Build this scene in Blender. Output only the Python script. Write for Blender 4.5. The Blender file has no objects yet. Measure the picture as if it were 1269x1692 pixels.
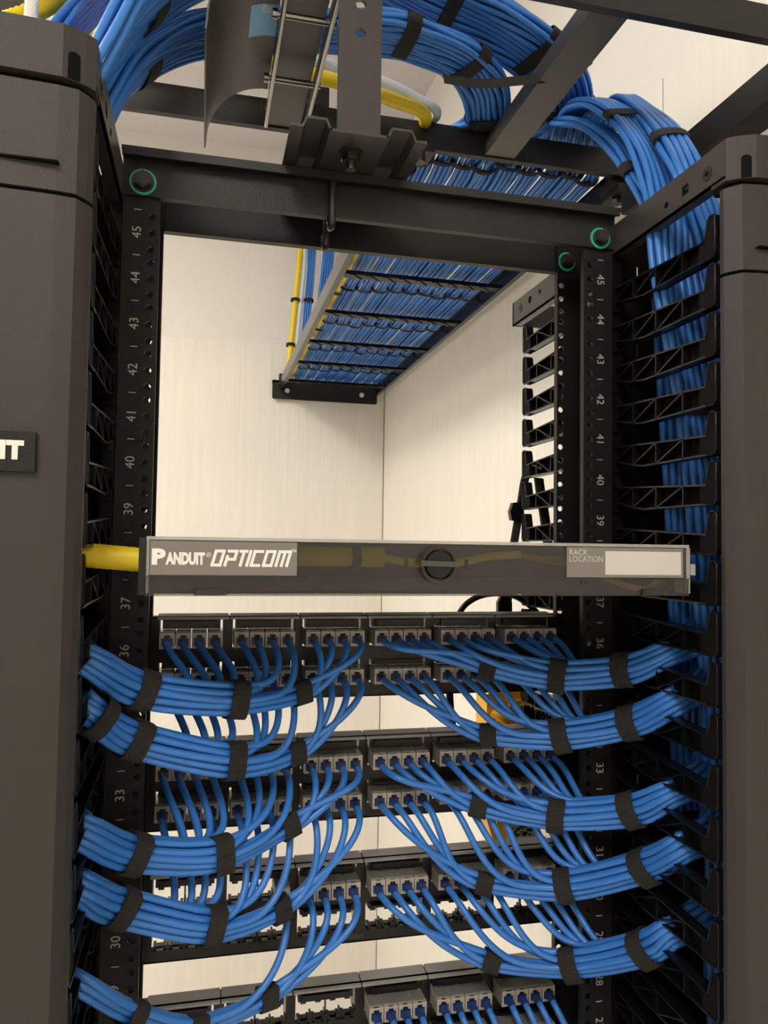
import bpy, math, random
from mathutils import Vector, Matrix
random.seed(7)
S = bpy.context.scene
COL = S.collection
PI = math.pi

# ------------------------------------------------------------------ camera
CAM = Vector((-.1781, -.7624, 1.7692))
FPX, YAW, PITCH, ROLL = 1269.9, .2323, .0452, .0146
FW = Vector((math.sin(YAW)*math.cos(PITCH), math.cos(YAW)*math.cos(PITCH), math.sin(PITCH)))
_r = Vector((math.cos(YAW), -math.sin(YAW), 0)); _u = _r.cross(FW)
RT = _r*math.cos(ROLL) + _u*math.sin(ROLL)
UP = -_r*math.sin(ROLL) + _u*math.cos(ROLL)
cd = bpy.data.cameras.new('camera'); cam = bpy.data.objects.new('camera', cd); COL.objects.link(cam)
cd.sensor_fit = 'VERTICAL'; cd.sensor_height = 24.0; cd.lens = 24.0*FPX/1692.0
cd.clip_start = .02
cam.matrix_world = Matrix(((RT.x, UP.x, -FW.x, CAM.x), (RT.y, UP.y, -FW.y, CAM.y), (RT.z, UP.z, -FW.z, CAM.z), (0, 0, 0, 1)))
S.camera = cam
S.view_settings.view_transform = 'Standard'; S.view_settings.look = 'None'
S.view_settings.gamma = 1; S.view_settings.use_curve_mapping = False
S.view_settings.exposure = 0.0
w = bpy.data.worlds.new('world'); S.world = w; w.use_nodes = True
w.node_tree.nodes['Background'].inputs[0].default_value = (.9, .92, 1, 1)
w.node_tree.nodes['Background'].inputs[1].default_value = .05
LIGHT = 21.0          # radiance of the fluorescent diffusers

def ray(px, py): return FW + RT*((px-634.5)/FPX) - UP*((py-846)/FPX)
def atY(px, py, y): d = ray(px, py); return CAM + d*((y-CAM.y)/d.y)
def atX(px, py, x): d = ray(px, py); return CAM + d*((x-CAM.x)/d.x)
def atZ(px, py, z): d = ray(px, py); return CAM + d*((z-CAM.z)/d.z)

# ------------------------------------------------------------------ materials
def mat(name, col, rough=.5, metal=0, bump=0, bscale=200, var=0, vscale=8, spec=.5, emit=None, alpha=1, coat=0):
    m = bpy.data.materials.new(name); m.use_nodes = True
    nt = m.node_tree; b = nt.nodes['Principled BSDF']
    b.inputs['Base Color'].default_value = (*col, 1); b.inputs['Roughness'].default_value = rough
    b.inputs['Metallic'].default_value = metal; b.inputs['Specular IOR Level'].default_value = spec
    b.inputs['Coat Weight'].default_value = coat
    tc = nt.nodes.new('ShaderNodeTexCoord')
    if var:
        n = nt.nodes.new('ShaderNodeTexNoise'); n.inputs['Scale'].default_value = vscale; n.inputs['Detail'].default_value = 6
        nt.links.new(tc.outputs['Object'], n.inputs['Vector'])
        r = nt.nodes.new('ShaderNodeMixRGB'); r.inputs[1].default_value = (*[c*(1-var) for c in col], 1)
        r.inputs[2].default_value = (*[min(1, c*(1+var)) for c in col], 1)
        nt.links.new(n.outputs['Fac'], r.inputs[0]); nt.links.new(r.outputs[0], b.inputs['Base Color'])
    if bump:
        n = nt.nodes.new('ShaderNodeTexNoise'); n.inputs['Scale'].default_value = bscale; n.inputs['Detail'].default_value = 3
        nt.links.new(tc.outputs['Object'], n.inputs['Vector'])
        bp = nt.nodes.new('ShaderNodeBump'); bp.inputs['Strength'].default_value = bump; bp.inputs['Distance'].default_value = .002
        nt.links.new(n.outputs['Fac'], bp.inputs['Height']); nt.links.new(bp.outputs['Normal'], b.inputs['Normal'])
    if emit:
        b.inputs['Emission Color'].default_value = (*col, 1); b.inputs['Emission Strength'].default_value = emit
    if alpha < 1: b.inputs['Alpha'].default_value = alpha
    return m

M = dict(
 black=mat('black_powder_coat', (.008, .0078, .0082), .45, bump=.25, bscale=900, var=.2, vscale=30, spec=.28),
 beam=mat('black_painted_steel', (.012, .0115, .011), .45, bump=.2, bscale=700, spec=.35),
 grey=mat('dark_grey_steel', (.040, .037, .034), .35, bump=.08, bscale=700, spec=.5),  # paler steel tone of the plate, post, waterfall, rungs and top rails
 matte=mat('matte_black_steel', (.004, .004, .004), .8, spec=.15),
 gloss=mat('semi_gloss_black_steel', (.012, .0115, .011), .2, spec=.55),
 plastic=mat('black_plastic', (.0045, .0045, .005), .3, spec=.3),
 door=mat('charcoal_door', (.034, .031, .0275), .42, spec=.3, bump=.25, bscale=1200, var=.1, vscale=3),
 gap=mat('black_gap_shade', (.003, .003, .003), .8, spec=.1),  # black for dark joints, and for shade painted inside slots and holes
 white=mat('white_print', (.75, .73, .68), .6),
 grey_print=mat('grey_print', (.45, .44, .42), .6),
 label=mat('grey_label_card', (.17, .155, .14), .5),
 card=mat('pale_label_card', (.52, .49, .46), .6),
 blue=mat('blue_cable_jacket', (.036, .185, .58), .36, var=.15, vscale=25),
 boot=mat('blue_plug_boot', (.008, .036, .17), .35),
 jack=mat('warm_grey_jack', (.40, .36, .31), .5, var=.08, vscale=60),
 jtop=mat('jack_cap_plastic', (.20, .20, .18), .2, spec=.7),
 port=mat('port_dark', (.010, .009, .009), .5),
 strip=mat('grey_label_strip', (.28, .265, .25), .4),
 velcro=mat('black_hook_and_loop', (.016, .014, .013), .9, bump=.8, bscale=600),
 yellow=mat('yellow_loom', (.80, .58, .01), .45, var=.08),
 pale=mat('pale_tube', (.62, .66, .72), .4),
 zinc=mat('zinc_steel', (.62, .61, .58), .28, metal=1),
 darkbolt=mat('dark_bolt', (.05, .045, .04), .35, metal=.7),
 green=mat('green_washer', (.03, .42, .26), .45),
 chrome=mat('dark_chrome', (.30, .29, .27), .25, metal=1),
 tray=mat('dark_grey_tray', (.045, .043, .040), .5),
 orange=mat('orange_case', (1.0, .48, .01), .4, var=.06),
 bag=mat('clear_bag_film', (.75, .75, .73), .15, alpha=.45, spec=.8),
 paper=mat('grey_paper_tag', (.60, .57, .53), .7),
 bluelabel=mat('blue_sticker', (.16, .46, .82), .3),
 ink=mat('black_ink', (.01, .01, .01), .6),
 fibre=mat('orange_fibre', (.55, .28, .05), .5),
 smoke=mat('smoked_clear_plastic', (.026, .024, .021), .12, alpha=.5, spec=.6),
 clear=mat('clear_plastic_lit_edge', (.42, .40, .37), .15, alpha=.6, spec=.7),  # pale tint paints the light caught along the plastic edge
 ceil=mat('ceiling_tile', (.74, .70, .67), .9, bump=.5, bscale=120, var=.06, vscale=90),
 floor=mat('floor_tile', (.70, .67, .62), .4, var=.06),
 diffuser=mat('fluorescent_diffuser', (1, .955, .88), .5, emit=LIGHT),
 frame=mat('white_metal', (.75, .74, .72), .5),
 rope=mat('white_rope', (.75, .73, .68), .8, bump=.8, bscale=300),
 red=mat('red_paint', (.45, .03, .015), .35),
)
def wallmat(name, col, streak, axis):
    m = mat(name, col, .75)
    nt = m.node_tree; b = nt.nodes['Principled BSDF']
    tc = nt.nodes.new('ShaderNodeTexCoord'); mp = nt.nodes.new('ShaderNodeMapping')
    mp.inputs['Scale'].default_value = (60, 60, 3) if streak else (70, 70, 70)
    n = nt.nodes.new('ShaderNodeTexNoise'); n.inputs['Scale'].default_value = 1; n.inputs['Detail'].default_value = 5
    nt.links.new(tc.outputs['Object'], mp.inputs[0]); nt.links.new(mp.outputs[0], n.inputs['Vector'])
    bp = nt.nodes.new('ShaderNodeBump'); bp.inputs['Strength'].default_value = .45; bp.inputs['Distance'].default_value = .004
    nt.links.new(n.outputs['Fac'], bp.inputs['Height']); nt.links.new(bp.outputs['Normal'], b.inputs['Normal'])
    n2 = nt.nodes.new('ShaderNodeTexNoise'); n2.inputs['Scale'].default_value = 2.5; n2.inputs['Detail'].default_value = 4
    nt.links.new(tc.outputs['Object'], n2.inputs['Vector'])
    r = nt.nodes.new('ShaderNodeMixRGB'); r.inputs[1].default_value = (*[c*.95 for c in col], 1); r.inputs[2].default_value = (*[min(1, c*1.05) for c in col], 1)
    mx = nt.nodes.new('ShaderNodeMath'); mx.operation = 'MULTIPLY_ADD'; mx.inputs[1].default_value = 1.1 if streak else .25; mx.inputs[2].default_value = -.55 if streak else -.12
    ad = nt.nodes.new('ShaderNodeMath'); ad.operation = 'ADD'; ad.use_clamp = True
    nt.links.new(n.outputs['Fac'], mx.inputs[0]); nt.links.new(mx.outputs[0], ad.inputs[0]); nt.links.new(n2.outputs['Fac'], ad.inputs[1])
    nt.links.new(ad.outputs[0], r.inputs[0]); nt.links.new(r.outputs[0], b.inputs['Base Color'])
    return m
M['ply'] = wallmat('painted_plywood', (.82, .78, .70), True, 0)
M['dry'] = wallmat('painted_drywall', (.80, .765, .71), False, 0)

# ------------------------------------------------------------------ mesh helpers
class MB:
    def __init__(s): s.v = []; s.f = []; s.m = []; s.sm = []
    def add(s, vs, fs, mi=0, smooth=False):
        o = len(s.v); s.v += [Vector(v) for v in vs]
        for f in fs: s.f.append([o+i for i in f]); s.m.append(mi); s.sm.append(smooth)
    def box(s, x0, x1, y0, y1, z0, z1, mi=0):
        if x0 > x1: x0, x1 = x1, x0
        if y0 > y1: y0, y1 = y1, y0
        if z0 > z1: z0, z1 = z1, z0
        v = [(x, y, z) for z in (z0, z1) for y in (y0, y1) for x in (x0, x1)]
        s.add(v, [(0, 2, 3, 1), (4, 5, 7, 6), (0, 1, 5, 4), (2, 6, 7, 3), (0, 4, 6, 2), (1, 3, 7, 5)], mi)
    def prism(s, poly, ax, a0, a1, mi=0, smooth=False):
        # poly: list of 2-D points in the two other axes in order; extruded along ax from a0 to a1
        def P(p, a):
            if ax == 'x': return (a, p[0], p[1])
            if ax == 'y': return (p[0], a, p[1])
            return (p[0], p[1], a)
        n = len(poly)
        s.add([P(p, a0) for p in poly]+[P(p, a1) for p in poly], [tuple(range(n-1, -1, -1)), tuple(range(n, 2*n))], mi)
        s.add([P(p, a0) for p in poly]+[P(p, a1) for p in poly], [(i, (i+1) % n, n+(i+1) % n, n+i) for i in range(n)], mi, smooth)
    def bar(s, a, b, w, h, upv=(0, 0, 1), mi=0):
        a, b = Vector(a), Vector(b); t = (b-a).normalized(); u = Vector(upv); u = (u-t*u.dot(t)).normalized(); r = t.cross(u)
        v = []
        for p in (a, b):
            for i, j in ((-1, -1), (1, -1), (1, 1), (-1, 1)): v.append(p+r*(i*w/2)+u*(j*h/2))
        s.add(v, [(0, 1, 2, 3), (7, 6, 5, 4), (0, 4, 5, 1), (1, 5, 6, 2), (2, 6, 7, 3), (3, 7, 4, 0)], mi)
    def cyl(s, a, b, r, n=16, mi=0, r2=None, smooth=True):
        a, b = Vector(a), Vector(b); t = (b-a).normalized()
        u = Vector((0, 0, 1)) if abs(t.z) < .9 else Vector((1, 0, 0)); u = (u-t*u.dot(t)).normalized(); q = t.cross(u)
        r2 = r if r2 is None else r2
        v = [a+(u*math.cos(k*2*PI/n)+q*math.sin(k*2*PI/n))*r for k in range(n)]+[b+(u*math.cos(k*2*PI/n)+q*math.sin(k*2*PI/n))*r2 for k in range(n)]
        s.add(v, [(i, (i+1) % n, n+(i+1) % n, n+i) for i in range(n)], mi, smooth)
        s.add(v, [tuple(range(n-1, -1, -1)), tuple(range(n, 2*n))], mi)
    def tube(s, pts, r, n=8, mi=0, cap=True):
        pts = [Vector(p) for p in pts]; F = frames(pts); v = []
        for i, p in enumerate(pts):
            _, u, q = F[i]; rr = r[i] if isinstance(r, (list, tuple)) else r
            for k in range(n): a = 2*PI*k/n; v.append(p+(u*math.cos(a)+q*math.sin(a))*rr)
        fs = []
        for i in range(len(pts)-1):
            for k in range(n): fs.append((i*n+k, i*n+(k+1) % n, (i+1)*n+(k+1) % n, (i+1)*n+k))
        s.add(v, fs, mi, True)
        if cap:
            L = len(pts)-1
            s.add(v, [tuple(range(n-1, -1, -1)), tuple(range(L*n, L*n+n))], mi)
    def sheet(s, prof, a0, a1, th, ax='y', mi=0):
        # open profile (x,z) given thickness and extruded along y
        n = len(prof); P = [Vector((p[0], p[1])) for p in prof]; off = []
        for i in range(n):
            t = (P[min(i+1, n-1)]-P[max(i-1, 0)]).normalized(); off.append(P[i]+Vector((-t.y, t.x))*th)
        for i in range(n-1):
            s.prism([P[i], P[i+1], off[i+1], off[i]], ax, a0, a1, mi)
    def ring(s, c, T, U, V, a, b, width, th, turns=1.18, n=34, mi=0, tab=.25):
        # a wrapped strap: superellipse band spiralling a little past one turn
        v = []; fs = []
        N = int(n*turns); ph = random.uniform(0, 2*PI)
        for i in range(N+1):
            an = ph+2*PI*i/n; co, si = math.cos(an), math.sin(an)
            f = 1+.0*i
            e = .75
            x = math.copysign(abs(co)**e, co)*a; y = math.copysign(abs(si)**e, si)*b
            k = i/N*th*1.1
            for rr in (k, k+th):
                L = math.hypot(x, y); sx = x*(1+rr/L); sy = y*(1+rr/L)
                for ww in (-width/2, width/2): v.append(c+U*sx+V*sy+T*(ww+.0006*math.sin(an*3)))
        for i in range(N):
            o = i*4; p = o+4
            fs += [(o, p, p+1, o+1), (o+2, o+3, p+3, p+2), (o, o+2, p+2, p), (o+1, p+1, p+3, o+3)]
        fs += [(0, 1, 3, 2), (N*4, N*4+2, N*4+3, N*4+1)]
        s.add(v, fs, mi, False)
    def build(s, name, mats, parent=None, origin=None, smooth_all=False):
        if not isinstance(mats, (list, tuple)): mats = [mats]
        if origin is None:
            if parent is not None: origin = WORLD[parent.name]
            else:
                lo = Vector([min(v[i] for v in s.v) for i in range(3)]); hi = Vector([max(v[i] for v in s.v) for i in range(3)])
                origin = Vector(((lo.x+hi.x)/2, (lo.y+hi.y)/2, lo.z))
        origin = Vector(origin)
        me = bpy.data.meshes.new(name); me.from_pydata([v-origin for v in s.v], [], s.f)
        for m in mats: me.materials.append(m)
        for p, mi, sm in zip(me.polygons, s.m, s.sm): p.material_index = mi; p.use_smooth = sm
        import bmesh
        bm = bmesh.new(); bm.from_mesh(me); bmesh.ops.remove_doubles(bm, verts=bm.verts, dist=1e-6) if s.merge else None
        bmesh.ops.recalc_face_normals(bm, faces=bm.faces); bm.to_mesh(me); bm.free()
        o = bpy.data.objects.new(name, me); COL.objects.link(o)
        if parent is not None: o.parent = parent; o.location = origin-WORLD[parent.name]
        else: o.location = origin
        WORLD[o.name] = origin
        return o
    merge = False
WORLD = {}
def frames(pts, up=None):
    n = len(pts); F = []; prev = None
    for i in range(n):
        t = (pts[min(i+1, n-1)]-pts[max(i-1, 0)])
        t = t.normalized() if t.length > 1e-9 else (F[-1][0] if F else Vector((1, 0, 0)))
        if prev is None:
            u = Vector(up) if up is not None else (Vector((0, 0, 1)) if abs(t.z) < .9 else Vector((1, 0, 0)))
        else: u = prev
        u = (u-t*u.dot(t)).normalized(); prev = u
        F.append((t, u, t.cross(u)))
    return F
def catmull(P, per=8):
    P = [Vector(p) for p in P]; out = []
    Q = [P[0]*2-P[1]]+P+[P[-1]*2-P[-2]]
    for i in range(1, len(Q)-2):
        for k in range(per):
            t = k/per; a, b, c, d = Q[i-1], Q[i], Q[i+1], Q[i+2]
            out.append(.5*((2*b)+(c-a)*t+(2*a-5*b+4*c-d)*t*t+(3*b-a-3*c+d)*t**3))
    out.append(P[-1]); return out
def tag(o, label, cat, group=None, kind=None):
    o['label'] = label; o['category'] = cat
    if group: o['group'] = group
    if kind: o['kind'] = kind
    return o
def struct(o): o['kind'] = 'structure'; return o
def empty(name, loc, label, cat, group=None):
    o = bpy.data.objects.new(name, None); COL.objects.link(o); o.location = loc; o.empty_display_size = .03
    WORLD[o.name] = Vector(loc); return tag(o, label, cat, group)
def inst(src, parent, loc):
    c = src.copy(); COL.objects.link(c); c.parent = parent
    c.location = Vector(loc)-(WORLD[parent.name] if parent else Vector((0, 0, 0))); WORLD[c.name] = Vector(loc); return c
def text_geo(mb, txt, size, origin, xdir, ydir, mi=0, align='CENTER', bold=0, shear=0, depth=.0003, sx=1, spacing=1, fit=None):
    cu = bpy.data.curves.new('t', 'FONT'); cu.body = txt; cu.size = size; cu.align_x = align; cu.align_y = 'CENTER'
    cu.resolution_u = 3; cu.offset = bold; cu.shear = shear; cu.space_character = spacing
    ob = bpy.data.objects.new('t', cu); COL.objects.link(ob)
    dg = bpy.context.evaluated_depsgraph_get(); me = bpy.data.meshes.new_from_object(ob.evaluated_get(dg))
    X = Vector(xdir); Y = Vector(ydir); O = Vector(origin); N = X.cross(Y)
    if fit:
        xs = [v.co.x for v in me.vertices]; sx = fit/(max(xs)-min(xs)); O = O-X*min(xs)*sx
    mb.add([O+X*(v.co.x*sx)+Y*v.co.y+N*depth for v in me.vertices], [tuple(p.vertices) for p in me.polygons], mi)
    bpy.data.objects.remove(ob); bpy.data.curves.remove(cu); bpy.data.meshes.remove(me)

# ------------------------------------------------------------------ room
ZC, YB, XR = 3.2, 1.975, .478
XL, YF = -4.2, -3.4
def slab(name, x0, x1, y0, y1, z0, z1, m):
    b = MB(); b.box(x0, x1, y0, y1, z0, z1); return struct(b.build(name, m))
slab('floor', XL, XR, YF, YB+.012, -.05, 0, M['floor'])
slab('ceiling', XL, XR, YF, YB+.012, ZC, ZC+.05, M['ceil'])
slab('wall_back', XL-.05, XR+.05, YB+.012, YB+.06, -.05, ZC+.05, M['dry'])
slab('wall_right', XR, XR+.05, YF, YB+.012, -.05, ZC+.05, M['dry'])
slab('wall_left', XL-.05, XL, YF, YB+.012, -.05, ZC+.05, M['dry'])
slab('wall_front', XL-.05, XR+.05, YF-.05, YF, -.05, ZC+.05, M['dry'])
PT = 2.485
# painted plywood backboards, one sheet each, with hairline joints
n = 1
for x0, x1 in ((-3.2, -1.98), (-1.977, -.757), (-.754, XR-.0145)):
    o = slab('trim_%d' % n, x0, x1, YB, YB+.012, .01, PT, M['ply']); n += 1
for y0, y1 in ((-2.3, -1.05), (-1.047, .2155), (.2185, YB-.002)):
    o = slab('trim_%d' % n, XR-.012, XR, y0, y1, .01, PT-.02, M['ply']); n += 1

# ceiling lamps (2x4 troffers)
def lamp(x, y, label, wx=.6, wy=1.2):
    t = empty('ceiling_light', (x, y, ZC), label, 'ceiling light')
    f = MB()
    for a0, a1, b0, b1 in ((-wx/2-.02, wx/2+.02, -wy/2-.02, -wy/2), (-wx/2-.02, wx/2+.02, wy/2, wy/2+.02), (-wx/2-.02, -wx/2, -wy/2, wy/2), (wx/2, wx/2+.02, -wy/2, wy/2)):
        f.box(x+a0, x+a1, y+b0, y+b1, ZC-.03, ZC)
    f.build('frame', M['frame'], t)
    d = MB(); d.box(x-wx/2, x+wx/2, y-wy/2, y+wy/2, ZC-.02, ZC-.005); d.build('diffuser', M['diffuser'], t)
lamp(-1.3, .40, 'white ceiling troffer behind the rack, near the back wall')
lamp(-.75, -1.9, 'white ceiling troffer behind the camera')
lamp(-2.7, -.35, 'white ceiling troffer farthest from the rack')

# ------------------------------------------------------------------ two-post rack
U = .04445
def zu(n): return .09+(n-.5)*U
rack = empty('equipment_rack', (0, .038, 0), 'black two-post equipment rack with white unit numbers on its uprights', 'rack')
def holed_strip(mb, xa, xb, xh, zs, y0, y1, z0, z1, r=.0036, n=8):
    # strip with real round holes at column xh: outer cells with octagonal openings
    cuts = [z0]
    for a, b in zip(zs[:-1], zs[1:]): cuts.append((a+b)/2)
    cuts.append(z1)
    hw = .0065
    lo, hi = xh-hw, xh+hw
    mb.box(min(xa, lo), max(xa, lo) if xa > lo else lo, y0, y1, z0, z1) if abs(lo-xa) > 1e-5 else None
    mb.box(hi, xb, y0, y1, z0, z1) if abs(xb-hi) > 1e-5 else None
    for i, zc in enumerate(zs):
        a, b = cuts[i], cuts[i+1]
        outer = [(hi, zc), (hi, b), (xh, b), (lo, b), (lo, zc), (lo, a), (xh, a), (hi, a)]
        inner = [(xh+r*math.cos(k*PI/4), zc+r*math.sin(k*PI/4)) for k in range(8)]
        for y in (y0, y1):
            mb.add([(p[0], y, p[1]) for p in outer+inner], [(k, (k+1) % 8, 8+(k+1) % 8, 8+k) for k in range(8)])
        mb.add([(p[0], y0, p[1]) for p in inner]+[(p[0], y1, p[1]) for p in inner], [(k, (k+1) % 8, 8+(k+1) % 8, 8+k) for k in range(8)])
RTOP = 2.1445
zh = []
for u in range(24, 46):
    c = zu(u); zh += [c-.015875, c, c+.015875]
zh = [z for z in zh if z < 2.09]
for s, nm in ((-1, 'left'), (1, 'right')):
    b = MB()
    for (y0, y1) in ((0, .003), (.070, .073)):
        xa, xb = sorted((s*.225, s*.2595))
        holed_strip(b, xa, xb, s*.2325, zh, y0, y1, zh[0]-.008, zh[-1]+.008)
        b.box(xa, xb, y0, y1, 0, zh[0]-.008); b.box(xa, xb, y0, y1, zh[-1]+.008, RTOP-.006)
    b.box(s*.2565, s*.2595, .003, .070, 0, RTOP-.006)
    b.box(s*.225, s*.2265, .003, .008, 0, RTOP-.01); b.box(s*.225, s*.2265, .065, .070, 0, RTOP-.01)
    up = b.build('upright', M['black'], rack)
    t = MB()
    xn = -.2458 if s < 0 else .2446
    xd, yd = (Vector((0, 0, 1)), Vector((-1, 0, 0))) if s < 0 else (Vector((0, 0, -1)), Vector((1, 0, 0)))
    for u in range(25, 46):
        text_geo(t, str(u), .0122, (xn, -.0002, zu(u)), xd, yd)
        zz = zu(u)+U/2
        t.box(xn-.0034, xn+.0034, -.0005, -.0001, zz-.0004, zz+.0004)
    t.build('unit_numbers', M['grey_print'], up)
    f = MB(); f.box(s*.225, s*.40, -.08, .15, 0, .012); f.box(s*.2225, s*.2255, -.08, .15, 0, .08); f.build('base_foot', M['black'], rack)
# top crossbeams
b = MB()
b.box(-.260, .260, -.004, 0, 2.1025, 2.1405); b.box(-.2605, .2625, -.016, 0, 2.1405, 2.1445); b.box(-.260, .260, -.016, -.0125, 2.136, 2.1405)
b.box(-.2245, .2245, 0, .004, 2.1025, 2.1055)
b.build('crossbeam', M['beam'], rack)
b = MB(); b.box(-.260, .260, .0735, .0775, 2.099, 2.1405); b.box(-.2605, .2605, .0735, .09, 2.1405, 2.1445); b.box(-.2245, .2245, .068, .0735, 2.099, 2.102)
b.build('crossbeam', M['beam'], rack)
def hexbolt(p, ax, r, h, rw, parent, mb_mat='darkbolt'):
    p = Vector(p); ax = Vector(ax)
    w_ = MB(); w_.cyl(p, p+ax*.0016, rw, 28); w_.build('washer', M['green'], parent)
    b = MB(); b.cyl(p+ax*.0016, p+ax*.0028, r*1.25, 24); b.cyl(p+ax*.0028, p+ax*(h+.0028), r, 6, smooth=False); b.cyl(p+ax*(h+.0028), p+ax*(h+.0036), r*.8, 6, smooth=False)
    b.build('bolt', M[mb_mat], parent)
hexbolt((-.2412, -.004, 2.1155), (0, -1, 0), .0085, .006, .0125, rack)
hexbolt((.2417, -.004, 2.1128), (0, -1, 0), .0075, .006, .0118, rack)
hexbolt((.2385, .070, 2.113), (0, -1, 0), .0072, .008, .0112, rack)
for z in (2.058, 1.665):
    b = MB(); p = Vector((.2565, .036, z)); b.cyl(p, p+Vector((-.006, 0, 0)), .0085, 6, smooth=False); b.cyl(p+Vector((-.006, 0, 0)), p+Vector((-.011, 0, 0)), .0045, 12)
    b.build('bolt', M['zinc'], rack)
# J-hooks over the beams
for (x, y, z0, z1) in ((-.0582, -.0086, 2.091, 2.139), (-.055, .050, 2.092, 2.150)):
    b = MB(); pts = [(x, y, z1), (x, y, z0+.01)]+[(x, y+.007-.007*math.cos(a), z0+.01-.008*math.sin(a)) for a in [PI*k/6 for k in range(1, 7)]]+[(x, y+.014, z0+.018)]
    b.tube(pts, .0040, 10); tag(b.build('hook_bolt', M['darkbolt']), 'bent steel J-hook over the %s crossbeam of the rack' % ('front' if y < 0 else 'rear'), 'hook bolt')
# corrugated mounting plate lying across the crossbeams
pl = empty('mounting_plate', (-.046, .03, 2.1447), 'black corrugated steel mounting plate lying on the rack crossbeams', 'mounting plate')
b = MB(); Z0 = 2.1465; T = .0025
prof = [(-.1095, 0), (-.098, 0), (-.094, .009), (-.0775, .009), (-.0735, 0)]
prof2 = [(-.0185, 0), (-.0145, .009), (.003, .009), (.007, 0), (.0185, 0)]
y0, y1 = -.086, .15
b.sheet([(x, Z0+z) for x, z in prof], y0, y1, T); b.sheet([(x, Z0+z) for x, z in prof2], y0, y1, T)
sx0, sx1, sy0, sy1 = -.0545, -.0465, -.040, -.029
b.box(-.0735, sx0, y0, y1, Z0, Z0+T); b.box(sx1, -.0185, y0, y1, Z0, Z0+T); b.box(sx0, sx1, y0, sy0, Z0, Z0+T); b.box(sx0, sx1, sy1, y1, Z0, Z0+T)
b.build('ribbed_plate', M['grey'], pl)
for (x, y) in ((-.0475, -.0515), (-.0635, .105)):
    b = MB(); b.cyl((x, y, Z0), (x, y, Z0-.002), .0115, 24); b.cyl((x, y, Z0-.002), (x, y, Z0-.009), .0088, 6, smooth=False); b.cyl((x, y, Z0-.009), (x, y, Z0-.017), .005, 14); b.build('bolt', M['darkbolt'], pl)

# ------------------------------------------------------------------ vertical cable managers
def finger_mesh():
    # local: y from 0 (rack) to -.172 (front), x thickness 0..011, z 0 = front underside
    b = MB()
    def zt(y): return .0185+(.009*(1-min(1, max(0, -y/.16)))) if y > -.16 else .0185
    def zb(y): return .0115*max(0, 1+y/.06)**1.3 if y > -.06 else .0
    ys = [0, -.008, -.02, -.04, -.06, -.09, -.12, -.15, -.160]
    top = [(y, zt(y)) for y in ys]; bot = [(y, zb(y)) for y in ys]
    t = .0016
    for P, sg in ((top, -1), (bot, 1)):
        for p, q in zip(P[:-1], P[1:]):
            b.prism([p, q, (q[0], q[1]+sg*t), (p[0], p[1]+sg*t)], 'x', 0, .012)
    # web plate behind the lattice
    b.prism(bot+[(-.172, 0)]+[(-.172, .0185)]+top[::-1], 'x', .009, .0112, mi=1)
    # lattice posts and diagonals
    for y in (-.040, -.082, -.126): b.box(0, .010, y-.0007, y+.0007, zb(y), zt(y))
    for ya, yb in ((-.004, -.040), (-.040, -.082), (-.082, -.126)):
        a = Vector((.0045, ya, zb(ya)+.001)); c = Vector((.0045, yb, zt(yb)-.001)); b.bar(a, c, .009, .0014)
    # upturned prong at the tip
    pr = [(-.159, .0185), (-.1635, .036), (-.166, .0385), (-.1715, .0385), (-.1735, .036), (-.1735, .004), (-.170, 0), (-.150, 0), (-.150, .0185)]
    b.prism(pr, 'x', .001, .0112, mi=1)
    edge = [(.0008, -.159, .0185), (.0008, -.1635, .036), (.0008, -.166, .0385), (.0008, -.1715, .0385), (.0008, -.1735, .036), (.0008, -.1735, .004), (.0008, -.170, 0), (.0008, -.150, 0)]
    b.tube(edge, .0010, 6)
    b.box(.0, .0115, -.0035, 0, .0, .030)
    return b
_fm = {}
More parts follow.
